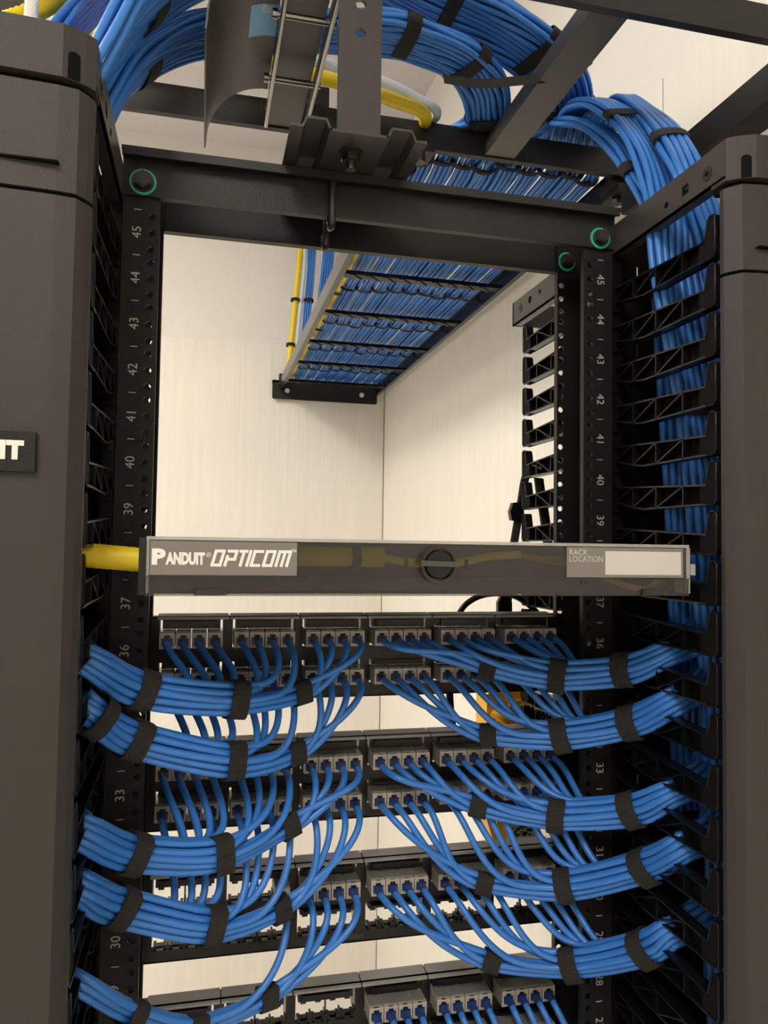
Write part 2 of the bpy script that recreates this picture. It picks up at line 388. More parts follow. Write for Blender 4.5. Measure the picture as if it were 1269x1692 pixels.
def manager(s, label):
    side = 'left' if s < 0 else 'right'
    root = empty('cable_manager', (s*.355, 0, 0), label, 'cable manager')
    X = lambda w_: s*(.2605+w_)
    # back web with slots, outer side sheet, floor base
    b = MB()
    b.box(X(.0015), X(.040), .018, .021, .05, 2.128); b.box(X(.0435), X(.19), .018, .021, .05, 2.128)
    zs = [.05]
    for zc in ([2.088, 1.998, 1.60, 1.512, 1.40] if s > 0 else [1.75]): zs += [zc]
    prev = 2.128
    for zc in sorted(zs[1:], reverse=True):
        b.box(X(.040), X(.0435), .018, .021, zc+.0075, prev); prev = zc-.0075
    b.box(X(.040), X(.0435), .018, .021, .05, prev)
    b.box(X(.187), X(.190), -.178, .268, .02, 2.131)
    b.box(X(0), X(.19), -.18, .268, 0, .02)
    b.build('housing', M['matte'], root)
    # spine along the rack side carrying the fingers
    b = MB(); b.box(X(0), X(.012), .001, .017, .05, 2.097); b.box(X(0), X(.012), .022, .074, .05, 2.097)
    b.build('spine', M['plastic'], root)
    # top side rail
    b = MB(); b.box(X(-.0006), X(.002), -.189, .284, 2.0965, 2.1305); b.box(X(-.0006), X(.012), -.189, .284, 2.0965, 2.0985)
    b.box(X(-.0006), X(.19), .280, .284, 2.0965, 2.1305)
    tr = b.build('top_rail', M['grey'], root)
    xx = X(-.0006)
    for yy, zz in ((-.165, 2.111), (.255, 2.115)):
        b = MB(); b.cyl((xx, yy, zz), (xx-s*.0006, yy, zz), .0065, 20); b.cyl((xx-s*.0006, yy, zz), (xx-s*.0009, yy, zz), .0022, 12, mi=1); b.build('rivet', [M['darkbolt'], M['gap']], tr)
    for yy, zz, rr in ((-.102, 2.110, .0032), (.19, 2.118, .0032), (.222, 2.117, .005)):
        b = MB(); b.cyl((xx, yy, zz), (xx-s*.0004, yy, zz), rr, 14); b.build('rail_hole', M['gap'], tr)  # black discs paint the dark inside of drilled holes
    b = MB(); b.box(xx, xx-s*.0004, -.137, -.128, 2.107, 2.116); b.box(xx, xx-s*.0006, -.1375, -.133, 2.1105, 2.113, 1); b.build('rail_slot', [M['gap'], M['beam']], tr)
    # fingers
    if 'f' not in _fm:
        o = finger_mesh().build('finger', [M['plastic'], M['matte']], None, origin=(0, 0, 0)); _fm['f'] = o
    src = _fm['f']
    for k in range(-1, 22):
        c = src.copy(); COL.objects.link(c); c.parent = root
        c.location = Vector((s*.2605, 0, 1.990-k*U-.0015))-WORLD[root.name]; c.scale = (s, 1, 1)
    for k in range(0, 14):
        c = src.copy(); COL.objects.link(c); c.parent = root
        c.location = Vector((s*.2605, .074, 2.0465-k*U))-WORLD[root.name]; c.scale = (s, -1, 1)
    # door: shallow bow with bevelled edges
    plan = [(.0, -.186), (.0035, -.192), (.009, -.199), (.022, -.2015), (.095, -.206), (.168, -.2015), (.181, -.199), (.1865, -.192), (.19, -.186), (.19, -.181), (0, -.181)]
    P = [(X(a), y) for a, y in plan]
    b = MB(); b.prism(P, 'z', .03, 2.0095); dr = b.build('door', M['door'], root)
    b = MB(); b.prism([(X(.0015+a*.984), y+.003) for a, y in plan[:9]]+[(X(.188), -.181), (X(.002), -.181)], 'z', 2.0095, 2.0125); b.build('door_seam', M['gap'], dr)
    b = MB(); b.prism(P, 'z', 2.0125, 2.0875); db = b.build('door_top_band', M['door'], dr)
    b = MB(); b.box(X(.020), X(.17), -.2022 if 0 else -.2064, -.2005, 2.0305, 2.0318); b.build('band_groove', M['gap'], db)
    # cap
    b = MB(); b.prism([(X(.002+a*.98), y+.006) for a, y in plan[:9]]+[(X(.188), -.170), (X(.002), -.170)], 'z', 2.0875, 2.093); b.build('cap_gap', M['gap'], root)
    planc = [(-.0005, -.190), (.006, -.196), (.020, -.203), (.095, -.208), (.170, -.203), (.184, -.196), (.1905, -.190), (.1905, -.170), (-.0005, -.170)]
    b = MB(); b.prism([(X(a), y) for a, y in planc], 'z', 2.093, 2.131); b.box(X(.002), X(.19), -.19, .28, 2.1275, 2.131) if 0 else None
    cp = b.build('top_cap', M['door'], root)
    cz0, cz1, hw = 2.0935, 2.1135, .0038
    out = [(-hw, cz0), (hw, cz0), (hw, cz1-.003)]+[(hw*math.cos(a), cz1-.003+hw*.8*math.sin(a)) for a in [PI*k/8 for k in range(1, 8)]]+[(-hw, cz1-.003)]
    n_ = len(out); v = []
    for dy in (-.0003, .002):
        for q, z in out: v.append((X(.0128+q), -.196-.007*(.0068+q)/.014+dy, z))
    b = MB(); b.add(v, [tuple(range(n_)), tuple(range(n_, 2*n_))]+[(k, (k+1) % n_, n_+(k+1) % n_, n_+k) for k in range(n_)]); b.build('latch_slot', M['gap'], cp)  # open slot's inner shade painted as a black inset
    return root, dr
mgL, dL = manager(-1, 'charcoal vertical cable manager with a lettered door, left of the rack')
mgR, dR = manager(1, 'charcoal vertical cable manager with blue cables inside, right of the rack')
bpy.data.objects.remove(_fm['f'])
# door name plate on the left manager (only its end is in the picture)
b = MB(); b.box(-.42, -.2885, -.2075, -.2035, 1.8160, 1.8430); pn = b.build('name_plate', M['black'], dL)
b = MB(); text_geo(b, 'PANDUIT', .0158, (-.2963, -.2076, 1.8297), (1, 0, 0), (0, 0, 1), align='RIGHT', bold=.0011, spacing=1.12); b.build('plate_lettering', M['white'], pn)

# ------------------------------------------------------------------ overhead ladders
ZL = 2.32; HS = .038
XLAD = empty('cable_ladder', (0, .085, ZL), 'black overhead cable ladder running across above the rack', 'cable ladder')
b = MB(); b.box(-1.6, .478-.016, -.076, -.066, ZL, ZL+HS); b.build('stringer', M['beam'], XLAD)
b = MB(); b.box(-1.6, .478-.016, .237, .247, ZL, ZL+HS); b.build('stringer', M['beam'], XLAD)
for x in (-.697, -.392, -.0865, .2185):
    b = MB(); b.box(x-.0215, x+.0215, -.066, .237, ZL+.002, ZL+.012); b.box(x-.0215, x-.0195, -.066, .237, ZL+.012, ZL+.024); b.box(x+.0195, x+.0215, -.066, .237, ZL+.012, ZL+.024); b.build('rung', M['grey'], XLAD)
YL = empty('cable_ladder', (.26, 1.1, ZL), 'black overhead cable ladder carrying blue cables to the back wall', 'cable ladder')
b = MB(); b.box(.078, .0905, .249, 1.955, ZL, ZL+HS); b.build('stringer', M['gloss'], YL)
b = MB(); b.box(.4275, .4385, .249, 1.955, ZL, ZL+HS); b.build('stringer', M['gloss'], YL)
for y in (.497, .769, 1.039, 1.314, 1.561, 1.83):
    b = MB(); b.box(.0905, .4275, y-.012, y+.012, ZL+.004, ZL+.012)
    for k in range(9): b.bar((.105+k*.035, y-.013, ZL+.003), (.130+k*.035, y+.013, ZL+.003), .007, .002)
    b.build('rung', M['plastic'], YL)
b = MB(); p = [(.058, 2.288), (.428, 2.288), (.4325, 2.292), (.4325, 2.350), (.428, 2.354), (.058, 2.354), (.0525, 2.350), (.0525, 2.292)]
b.prism(p, 'y', 1.955, 1.962); b.box(.0525, .4325, 1.955, YB, 2.346, 2.354)
wb = b.build('wall_bracket', M['beam'], YL)
for x in (.105, .375):
    b = MB(); b.cyl((x, 1.955, 2.318), (x, 1.952, 2.318), .0085, 16); b.build('bolt', M['white'], wb)
for x in (.078, .42):
    b = MB(); b.box(x-.004, x+.026, 1.925, 1.955, 2.335, 2.372); b.build('clamp', M['beam'], YL)
b = MB(); b.box(.40, .46, .247, .285, 2.308, 2.320); b.box(.405, .4275, .235, .30, 2.298, 2.308); b.build('clamp', M['beam'], YL)
b = MB(); b.cyl((.417, .262, 2.299), (.417, .262, 2.289), .008, 6, smooth=False); b.build('bolt', M['darkbolt'], YL)
b = MB(); b.box(.075, .12, .225, .262, 2.310, 2.320); b.build('clamp', M['beam'], YL)
b = MB(); b.cyl((.0975, .225, 2.312), (.0975, .225, 2.292), .0085, 14); b.build('bolt', M['darkbolt'], YL)
# splice plate by the rear stringer
b = MB(); b.box(-.058, -.024, .248, .252, 2.345, 2.392); b.cyl((-.047, .248, 2.366), (-.047, .240, 2.366), .008, 6); tag(b.build('splice_plate', M['beam']), 'small black bolted splice plate behind the hanging bracket post', 'splice plate')
# right-hand support bar on the wall
rb = empty('support_bar', (.41, 0, 2.253), 'black horizontal steel bar along the right wall above the right cable manager', 'support bar')
b = MB(); b.box(.400, .418, -.6, .22, 2.256, 2.293); b.box(.400, .440, -.6, .22, 2.253, 2.256); b.build('bar', M['beam'], rb)
for y in (-.45, .12):
    b = MB(); b.box(.418, .466, y-.02, y+.02, 2.262, 2.285); b.build('wall_bracket', M['beam'], rb)
# bracket post standing on the mounting plate
po = MB(); xa, xb_, yy = -.0625, -.0205, -.058
hz = [2.262, 2.2905, 2.335, 2.365]
holed_strip(po, xa, xb_, -.0415, hz, yy, yy+.004, 2.24, 2.40, r=.0052)
po.box(xa, xb_, yy, yy+.004, 2.1495, 2.24); po.box(xa, xb_, yy, yy+.012, 2.1490, 2.1525)
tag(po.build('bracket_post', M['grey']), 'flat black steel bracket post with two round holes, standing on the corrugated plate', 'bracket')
# cable waterfall clipped on a rung
wf = empty('cable_waterfall', (-.1, .07, 2.24), 'curved black cable waterfall with a blue sticker, clipped under the overhead ladder', 'cable waterfall')
prof = []
for k in range(31):
    a = PI/2*k/30; prof.append((-.114-.070*math.sin(a), 2.318-.072*(1-math.cos(a))))
prof.append((-.185, 2.236))
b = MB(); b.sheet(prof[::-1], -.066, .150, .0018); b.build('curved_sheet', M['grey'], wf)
for x in (-.1115, -.0615):
    b = MB(); b.box(x-.0015, x+.0015, -.064, .200, 2.300, 2.3205); b.cyl((x, -.064, 2.300), (x, .200, 2.300), .0026, 8); b.build('side_rod', M['chrome'], wf)
for y in (-.002, .108):
    b = MB(); b.cyl((-.120, y, 2.306), (-.056, y, 2.306), .0036, 12); b.cyl((-.1215, y, 2.306), (-.1165, y, 2.306), .0052, 12); b.build('cross_pin', M['chrome'], wf)
lb = MB(); q = [(p[0]-.0, p[1]-.0004) for p in prof[0:9]]
lb.sheet(q[::-1], .0, .050, .0003)
for f_ in lb.v: pass
st = lb.build('sticker', [M['bluelabel']], wf)
b = MB(); cx, cz = prof[3][0], prof[3][1]-.0012
b.box(cx-.0055, cx+.0055, -.0+.001, .0115, cz-.0003, cz, 0); b.box(cx-.0042, cx+.0042, -.0+.0024, .0102, cz-.0006, cz-.0003, 1); b.box(cx-.0028, cx+.0028, .0038, .0052, cz-.0008, cz-.0006, 0); b.box(cx+.0014, cx+.0028, .0038, .0092, cz-.0008, cz-.0006, 0); b.box(cx-.001, cx+.0014, .0066, .0080, cz-.0008, cz-.0006, 0)
b.build('sticker_logo', [M['white'], M['bluelabel']], st)

# ------------------------------------------------------------------ patch panels
GP = .0746; GX = -.2176; JW = .0159
PZ = [1.6705, 1.5385, 1.4060, 1.2740]; DROP = .0410
PN = ['topmost', 'second', 'third', 'lowest']
def gx(g): return GX+g*GP
def jx(g, j): return gx(g)+JW*(j+.5)-.0001
# jack prototype, local origin at face centre
jb = MB(); w2, h2 = .00755, .00815
ow, oz0, oz1, sw, sz = .0055, -.0052, .0030, .0030, .0056
jb.box(-w2, -ow, 0, .008, -h2, h2); jb.box(ow, w2, 0, .008, -h2, h2); jb.box(-ow, ow, 0, .008, -h2, oz0); jb.box(-ow, ow, 0, .008, sz, h2)
jb.box(-ow, -sw, 0, .008, oz1, sz); jb.box(sw, ow, 0, .008, oz1, sz)
jb.box(-w2, w2, .008, .040, -h2, h2)
jb.box(-ow, ow, .0075, .008, oz0, sz, 1)
for k in range(4): jb.box(-.0042+k*.0024, -.0032+k*.0024, .0045, .0075, .0012, .0026, 3)
jb.box(-w2+.0006, w2-.0006, .004, .038, h2, h2+.0011, 2)
jb.box(-.0022, .0022, -.0006, .002, h2-.0012, h2)
JACK = jb.build('jack', [M['jack'], M['port'], M['jtop'], M['zinc']], None, origin=(0, 0, 0))
present = {}
for p in range(4):
    for r in range(2):
        for g in range(6):
            for j in range(4):
                ok = True
                if p == 2: ok = (r == 0) and (g >= 2 or (g == 1 and j == 3))
                if p == 3: ok = g >= 3 or r == 1 and False
                if ok: present[(p, r, g, j)] = True
YP = .0755
for p in range(4):
    z1 = PZ[p]; z2 = z1-DROP
    lab = ['black patch panel full of jacks, topmost in the rack, under the fibre drawer',
           'black patch panel full of jacks, second from the top of the rack',
           'black patch panel with an empty lower row of openings, third from the top',
           'lowest patch panel at the bottom of the view, jacks only in its right half'][p]
    root = empty('patch_bay', (0, YP, z2-.025), lab, 'patch panel')
    b = MB(); D0, D1 = YP, YP+.004
    zt = z1+.0225; zb = z2-.0255
    b.box(-.241, .241, D0, D1, z1+.0190, zt); b.box(-.241, .241, D0, D1+.012, zt-.0015, zt)
    b.box(-.241, .241, D0, D1, z2+.0155, z1-.0105); b.box(-.241, .241, D0, D1, zb, z2-.0105); b.box(-.241, .241, D0, D1+.012, zb, zb+.0015)
    edges = [-.241]+[e for g in range(6) for e in (gx(g)-.0004, gx(g)+.0639)]+[.241]
    for zz in (z1, z2):
        tz = zz+.0190 if zz == z1 else zz+.0155
        for i in range(0, len(edges), 2): b.box(edges[i], edges[i+1], D0, D1+.020, zz-.0105, tz)
        for g in range(6):
            anyj = any((p, 0 if zz == z1 else 1, g, j) in present for j in range(4))
            a, c = gx(g), gx(g)+.0635
            b.box(a+.0022, c-.0022, D0-.002, D1+.006, zz+.0100, tz)             # latch bar above the jacks
            b.box(a+.006, c-.006, D0-.006, D0, zz+.0120, tz-.001)
            if not anyj or (p == 2 and g == 1):
                m_ = (a+c)/2; b.box(m_-.0008, m_+.0008, D0, D1, zz-.0105, tz)
                for k in range(4):                                              # snap-in clips of the empty openings
                    q = a+JW*(k+.5)
                    b.box(q-.0065, q-.0035, D0-.004, D1+.004, zz-.0125, zz-.0065); b.box(q+.0035, q+.0065, D0-.004, D1+.004, zz-.0125, zz-.0065)
                    b.box(q-.0065, q+.0065, D0-.006, D1+.008, zz-.0135, zz-.0105); b.box(q-.003, q+.003, D0, D1+.010, zz+.0068, zz+.0104)
                    b.box(q+.007, q+.009, D0-.003, D1+.006, zz-.0110, zz-.0045)
    b.build('panel_frame', M['plastic'], root)
    for g in range(6):
        a = gx(g)-.003
        s_ = MB(); s_.prism([(YP-.004, zt-.003), (YP+.018, zt+.0002), (YP+.018, zt+.0018), (YP-.004, zt-.0008)], 'x', a, a+GP-.0016)
        s_.build('label_strip', M['strip'], root)
    if p in (1, 2):
        s_ = MB(); x0 = -.034; s_.box(x0, x0+.038, D0-.0005, D0, zb+.004, zb+.0095); s_.build('approval_label', M['port'], root)
        t_ = MB(); text_geo(t_, 'c UL us LISTED', .0045, (x0+.019, D0-.0006, zb+.0068), (1, 0, 0), (0, 0, 1)); t_.build('approval_lettering', M['grey_print'], root) if 0 else None
    for (pp, r, g, j) in present:
        if pp == p: inst(JACK, root, (jx(g, j), .0505, z1 if r == 0 else z2))
bpy.data.objects.remove(JACK)

# ------------------------------------------------------------------ patch cords in bundles
RC = .0035
ORD = ['first', 'second', 'third', 'fourth', 'fifth', 'sixth']
pb = MB()   # plug with a moulded boot, local at port centre, pointing to -y
pb.box(-.0050, .0050, -.001, .007, -.0050, .0022); 
pb.tube([(0, -.001, -.0012), (0, -.006, -.0014), (0, -.012, -.0022)], [.0046, .0044, .0038], 10)
PLUG = pb.build('plug', M['boot'], None, origin=(0, 0, 0))
class Bundle:
    def __init__(s, ctrl, per=10, up=(0, 0, 1), back=False):
        s.per = per; s.n = len(ctrl); s.pts = catmull(ctrl, per)
        if back: s.F = [(-t, u, -v) for t, u, v in frames(s.pts[::-1], up)][::-1]
        else: s.F = frames(s.pts, up)
    def at(s, t):
        i = max(0, min(len(s.pts)-1, t*s.per)); k = int(i); f = i-k
        if k >= len(s.pts)-1: return s.pts[-1], s.F[-1]
        return s.pts[k].lerp(s.pts[k+1], f), s.F[k]
d = .0070
def slotset():
    # four cords each from the first, second and third jack group met
    A = [(-.95*d, -.55*d), (-.95*d, .5*d), (-1.85*d, -.05*d), (-.1*d, 0)]
    B = [(.75*d, -.55*d), (.75*d, .5*d), (1.65*d, .0*d), (-.1*d, -1.0*d)]
    C = [(-1.0*d, 1.45*d), (-.1*d, .95*d), (.75*d, 1.5*d), (1.65*d, 1.0*d)]
    return [A, B, C]
SL = slotset()
def noise(seed, t): return math.sin(seed*12.9898+t*2.1)*.6+math.sin(seed*78.233+t*3.7+1.3)*.4
def patch_bundle(p, r, side, img, ycoords, inner, entry, tail, joins, tie_ts, tie_names, extra_groups=None):
    """img: picture points of the tie centres with depths; side -1 = left manager"""
    z = PZ[p]-(DROP if r else 0)
    pts = [atY(a, b_, y) for (a, b_), y in zip(img, ycoords)]
    pre = pts[0]+Vector((-side*.030, .012, .012))
    ctrl = [pre]+pts+[Vector(entry)]+[Vector(t) for t in tail]
    B = Bundle(ctrl)
    vs = 1 if B.at(1.0)[1][2].y > 0 else -1      # v>0 is the far side of the bundle
    groups = [2, 1, 0] if side < 0 else [3, 4, 5]
    rowname = ('upper' if r == 0 else 'lower')+' row of the '+PN[p]+' patch panel'
    shortrow = ('upper' if r == 0 else 'lower')+' row, '+PN[p]+' patch panel'
    acts = []
    for gi, g in enumerate(groups):
        for j in range(4):
            if (p, r, g, j) not in present: continue
            jj = j if side < 0 else 3-j
            slot = SL[gi][jj] if True else None
            tj = joins[gi]+((.13*(jj-1.5)*-1) if gi else .04*jj)
            acts.append((gi, g, j, slot, max(.02, tj)))
    for (gi, g, j, slot, tj) in acts:
        seed = p*100+r*50+g*7+j+(.3 if side < 0 else .7)
        J = Vector((jx(g, j), .0505, z))
        def off(t):
            sh = .95*d*max(0, 1-max(0, t-1)/1.0) if len(acts) > 6 else .0
            sq = 1-(.18 if side > 0 else .20)*math.exp(-((t-4.1)/.7)**2)
            return (slot[0]+sh)*sq+.0010*noise(seed, t), slot[1]+.0010*noise(seed+5, t)
        def P(t):
            c, (T, Uv, V) = B.at(t); a, b_ = off(t)
            Vf = V*vs
            return c+Uv*a+Vf*b_, T
        P3, T3 = P(tj)
        P0 = J+Vector((0, -.011, -.002)); 
        dist = (P3-P0).length
        P1 = P0+Vector((.10*dist*(1 if side > 0 else .6), -.34*dist-.006, -.10*dist))
        P2 = P3-T3*(.42*dist)+Vector((0, 0, .05*dist))
        pts_ = []
        N = 16
        for k in range(N):
            t = k/N; pts_.append(P0*(1-t)**3+P1*3*t*(1-t)**2+P2*3*t*t*(1-t)+P3*t**3)
        t = tj
        while t < B.n-1:
            pts_.append(P(t)[0]); t += .12
        pts_.append(P(B.n-1)[0])
        m = MB(); m.tube([J+Vector((0, -.006, -.0016))]+pts_, RC, 9)
        o = m.build('patch_cable', M['blue'], None, origin=J)
        tag(o, 'blue patch cord in the %s jack of the %s group, %s' % (ORD[j], ORD[g], shortrow), 'patch cord', 'blue patch cords from the '+rowname)
        inst(PLUG, o, J)
    # hook-and-loop ties
    for t, nm in zip(tie_ts, tie_names):
        c, (T, Uv, V) = B.at(t); Vf = V*vs
        sh = .95*d*max(0, 1-max(0, t-1)/1.0) if len(acts) > 6 else 0
        on = [a[3] for a in acts if a[4] <= t+.25]
        if not on: continue
        u0, u1 = min(a[0] for a in on)+sh, max(a[0] for a in on)+sh; v0, v1 = min(a[1] for a in on), max(a[1] for a in on)
        cc = c+Uv*(u0+u1)/2+Vf*(v0+v1)/2
        Tt = (T+Uv*random.uniform(-.15, .15)).normalized(); Ut = (Uv-Tt*Uv.dot(Tt)).normalized()
        m = MB(); m.ring(cc, Tt, Ut, Tt.cross(Ut), (u1-u0)/2+RC*1.06, (v1-v0)/2+RC*1.06, .0175, .0013)
        tag(m.build('cable_tie', M['velcro'], None, origin=cc), 'black tie %s, on the bundle from the %s, %s' % (nm, ('upper' if r == 0 else 'lower')+' row', PN[p]+' panel'), 'cable tie', 'hook-and-loop ties on the patch cord bundles')
ROWS = [(0, 0), (0, 1), (1, 0), (1, 1), (2, 0)]
LIMG = [[(497, 1145), (390, 1155), (236, 1138)], [(487, 1245), (385, 1256), (224, 1222)], [(477, 1365), (365, 1411), (222, 1410)],
        [(463, 1503), (350, 1529), (200, 1498)], [(440, 1637), (323, 1682), (225, 1660)]]
LENT = [(152, 1093), (152, 1174), (142, 1376), (140, 1471), (150, 1619)]
RIMG = [[(806, 1103), (920, 1115), (1028, 1107)], [(806, 1214), (925, 1214), (1040, 1195)], [(790, 1332), (918, 1347), (1042, 1338)],
        [(800, 1459), (932, 1462), (1064, 1433)], [(812, 1587), (942, 1592), (1063, 1568)]]
RENT = [(1096, 1082), (1106, 1162), (1104, 1313), (1121, 1404), (1103, 1544)]
for i, (p, r) in enumerate(ROWS):
    ex, ey = LENT[i]; e = atY(ex, ey, -.105)
    q1 = atY(ex-30, ey-15, -.095); q2 = atY(ex-66, ey-30, -.07)
    tail = [q1, q2, (-.375, -.03, q2.z+.006), (-.405, -.035, q2.z-.05), (-.41, -.04, q2.z-.14)]
    patch_bundle(p, r, -1, LIMG[i], [.004, -.028, -.062], None, e, tail, [.9, 1.75, 2.35] if i < 4 else [.9, 1.7, 2.3],
                 [1, 2, 3]+([3.8] if i == 1 else []), ['nearest the middle', 'left of the middle', 'before the left upright', 'at the left manager mouth'])
    ex, ey = RENT[i]; e = atX(ex, ey, .266)
    q1 = atX(ex+34, ey-19, .287); q2 = atX(ex+62, ey-36, .303)
    tail = [q1, q2, (.335, q2.y+.035, q2.z+.004), (.362, q2.y+.06, q2.z-.03), (.368, q2.y+.065, q2.z-.13)]
    patch_bundle(p, r, 1, RIMG[i], [.012, -.012, [-.05, -.055, -.06, -.07, -.07][i]], None, e, tail, [.85, 1.7, 2.45], [1, 2, 3],
                 ['right of the middle', 'over the right panel end', 'before the right upright'])
# cords of the lowest panel drop out of the picture
for g in (3, 4, 5):
    for j in range(4):
        J = Vector((jx(g, j), .0505, PZ[3]))
        pts_ = catmull([J+Vector((0, -.006, -.0016)), J+Vector((.001, -.018, -.006)), J+Vector((.012, -.032, -.03)), J+Vector((.035, -.04, -.07)), J+Vector((.07, -.055, -.10)), Vector((.20, -.075, 1.125+.007*j)), Vector((.275+.007*(g-3), -.10, 1.11+.007*j)), Vector((.335+.006*j, -.10+.007*(g-3), 1.05)), Vector((.345+.006*j, -.10+.007*(g-3), .85))], 6)
        m = MB(); m.tube(pts_, RC, 9); o = m.build('patch_cable', M['blue'], None, origin=J)
        tag(o, 'blue patch cord in the %s jack of the %s group, upper row, lowest patch panel' % (ORD[j], ORD[g]), 'patch cord', 'blue patch cords from the upper row of the lowest patch panel')
        inst(PLUG, o, J)
bpy.data.objects.remove(PLUG)

# ------------------------------------------------------------------ overhead network cables
RN = .0036
def grid(n, layers, dd=.0073):
    cols = math.ceil(n/layers); L = []
    for c in range(cols):
        for l in range(layers):
            if len(L) < n: L.append((dd*.9*(l-(layers-1)/2), dd*(c-(cols-1)/2+(.5 if l % 2 else 0)-.25)))
    return L
def trunk(ctrl, n, layers, label, group, ladder=None, per=8, up=(0, 0, 1), rn=RN, seed0=0, sections=8, back=True, fan=0):
    B = Bundle(ctrl, per, up, back); B.sl = grid(n, layers)
    for k in range(n):
        a0, b0 = B.sl[k]; pts = []
        for i in range(len(B.pts)):
            t = i/per; T, Uv, V = B.F[i]
            edge = 1+fan*math.exp(-((t-3.4)/1.6)**2)
            pts.append(B.pts[i]+Uv*(a0+.0013*noise(seed0+k, t))+V*(b0*edge+.0013*noise(seed0+k+31, t)))
        if ladder:
            L = ladder(k); pts = pts[:-1]+catmull([pts[-1]]+L, 3)
        m = MB(); m.tube(pts, rn, sections)
        tag(m.build('network_cable', M['blue']), label, 'network cable', group)
    return B
def trunk_tie(B, t, label, width=.018, sub=None, grp='hook-and-loop ties on the overhead cables'):
    c, (T, Uv, V) = B.at(t); sl = B.sl
    if sub: n_ = len(sl); sl = sl[int(n_*sub[0]):int(n_*sub[1])]
    c = c+V*((max(q[1] for q in sl)+min(q[1] for q in sl))/2)
    a = (max(q[0] for q in sl)-min(q[0] for q in sl))/2+RN*1.25; b_ = (max(q[1] for q in sl)-min(q[1] for q in sl))/2+RN*1.25
    m = MB(); m.ring(c, T, Uv, V, a, b_, width, .0014, n=48); tag(m.build('cable_tie', M['velcro'], None, origin=c), label, 'cable tie', grp)
LADX = [.128+.0345*i for i in range(9)]
def lad(bundles, per_b, z=2.3475):
    # the run along the ladder: sub-bundles of per_b cables, four wide
    def f(k):
        bi = bundles[min(len(bundles)-1, k//per_b)]; q = k % per_b
        col_, row_ = q % 4, q//4
        x = LADX[bi]+(col_-1.5+.5*(row_ % 2))*.0085; zz = z+row_*.0066+(.0045 if col_ in (0, 3) else 0)
        return [Vector((x+.0008*noise(k+bi*9, y*5), y, zz+dz+.0008*noise(k+bi*7, y*6))) for y, dz in
                ((.31, .012), (.37, .003), (.50, 0), (.65, 0), (.80, 0), (1.0, 0), (1.2, 0), (1.4, 0), (1.6, 0), (1.75, 0), (1.9, 0))]
    return f
A_ = atY
C1 = [(-.345, -.03, 1.55), (-.330, -.03, 1.85), (-.305, -.015, 2.08), A_(190, 160, .02), A_(245, 95, .06), A_(325, 58, .09), A_(445, 48, .10), A_(560, 52, .10), A_(640, 54, .10), A_(700, 70, .105),
      A_(762, 98, .125), A_(800, 142, .16), A_(808, 195, .215)]
Bc = trunk(C1, 24, 3, 'blue network cable in the lower overhead bundle, rising from the left cable manager', 'blue cables of the lower overhead bundle', lad([0, 1, 2], 8))
C2 = [(-.33, -.12, 1.6), (-.325, -.125, 1.9), (-.305, -.125, 2.06), A_(148, 125, -.11), A_(190, 60, -.07), A_(250, 0, -.03), A_(340, -55, .03), A_(480, -90, .08), A_(600, -60, .10), A_(735, 5, .10), A_(815, 42, .11),
      A_(880, 82, .12), A_(922, 128, .15), A_(936, 190, .215)]
Bb = trunk(C2, 30, 3, 'blue network cable in the upper overhead bundle, lying above the lower one', 'blue cables of the upper overhead bundle', lad([3, 4, 5], 10), seed0=60, fan=.85)
C3 = [(-.40, .0, 1.7), (-.40, .0, 2.0), (-.385, .0, 2.13), A_(84, 90, .0), A_(134, 28, .04), A_(196, -35, .08), A_(300, -90, .10), A_(420, -150, .1)]
Ba = trunk(C3, 16, 2, 'blue network cable behind the cap of the left cable manager', 'blue cables behind the left manager cap', seed0=90)
D1 = [(.340, -.10, 1.30), (.338, -.10, 1.55), (.330, -.098, 1.72), (.318, -.09, 1.88), (.299, -.074, 2.05), (.302, -.058, 2.13), A_(1092, 265, -.008), A_(1055, 207, .05), A_(1012, 176, .105), A_(975, 176, .15), (.322, .20, 2.372)]
Bd = trunk(D1, 18, 2, 'blue network cable in the thick bundle dropping into the right cable manager', 'blue cables dropping into the right manager', lad([6, 7], 9), seed0=120)
D2 = [(.365, -.10, 1.30), (.362, -.10, 1.6), (.350, -.10, 1.9), (.331, -.09, 2.06), A_(1150, 300, -.085), A_(1118, 238, -.035), A_(1075, 190, .045), A_(1030, 165, .12), (.37, .20, 2.372)]
Be = trunk(D2, 9, 2, 'blue network cable in the rear bundle dropping past the wall bar', 'blue cables of the rear drop into the right manager', lad([8], 9), seed0=150)
D3 = [(.325, -.04, 1.5), (.315, -.045, 1.8), (.300, -.04, 2.05), (.302, -.03, 2.13), A_(1052, 285, .02), A_(1015, 238, .07), A_(968, 205, .13), (.30, .21, 2.372)]
Bf = trunk(D3, 8, 2, 'blue network cable in the low bundle under the thick drop', 'blue cables of the low drop into the right manager', lad([7], 8, 2.372), seed0=170)
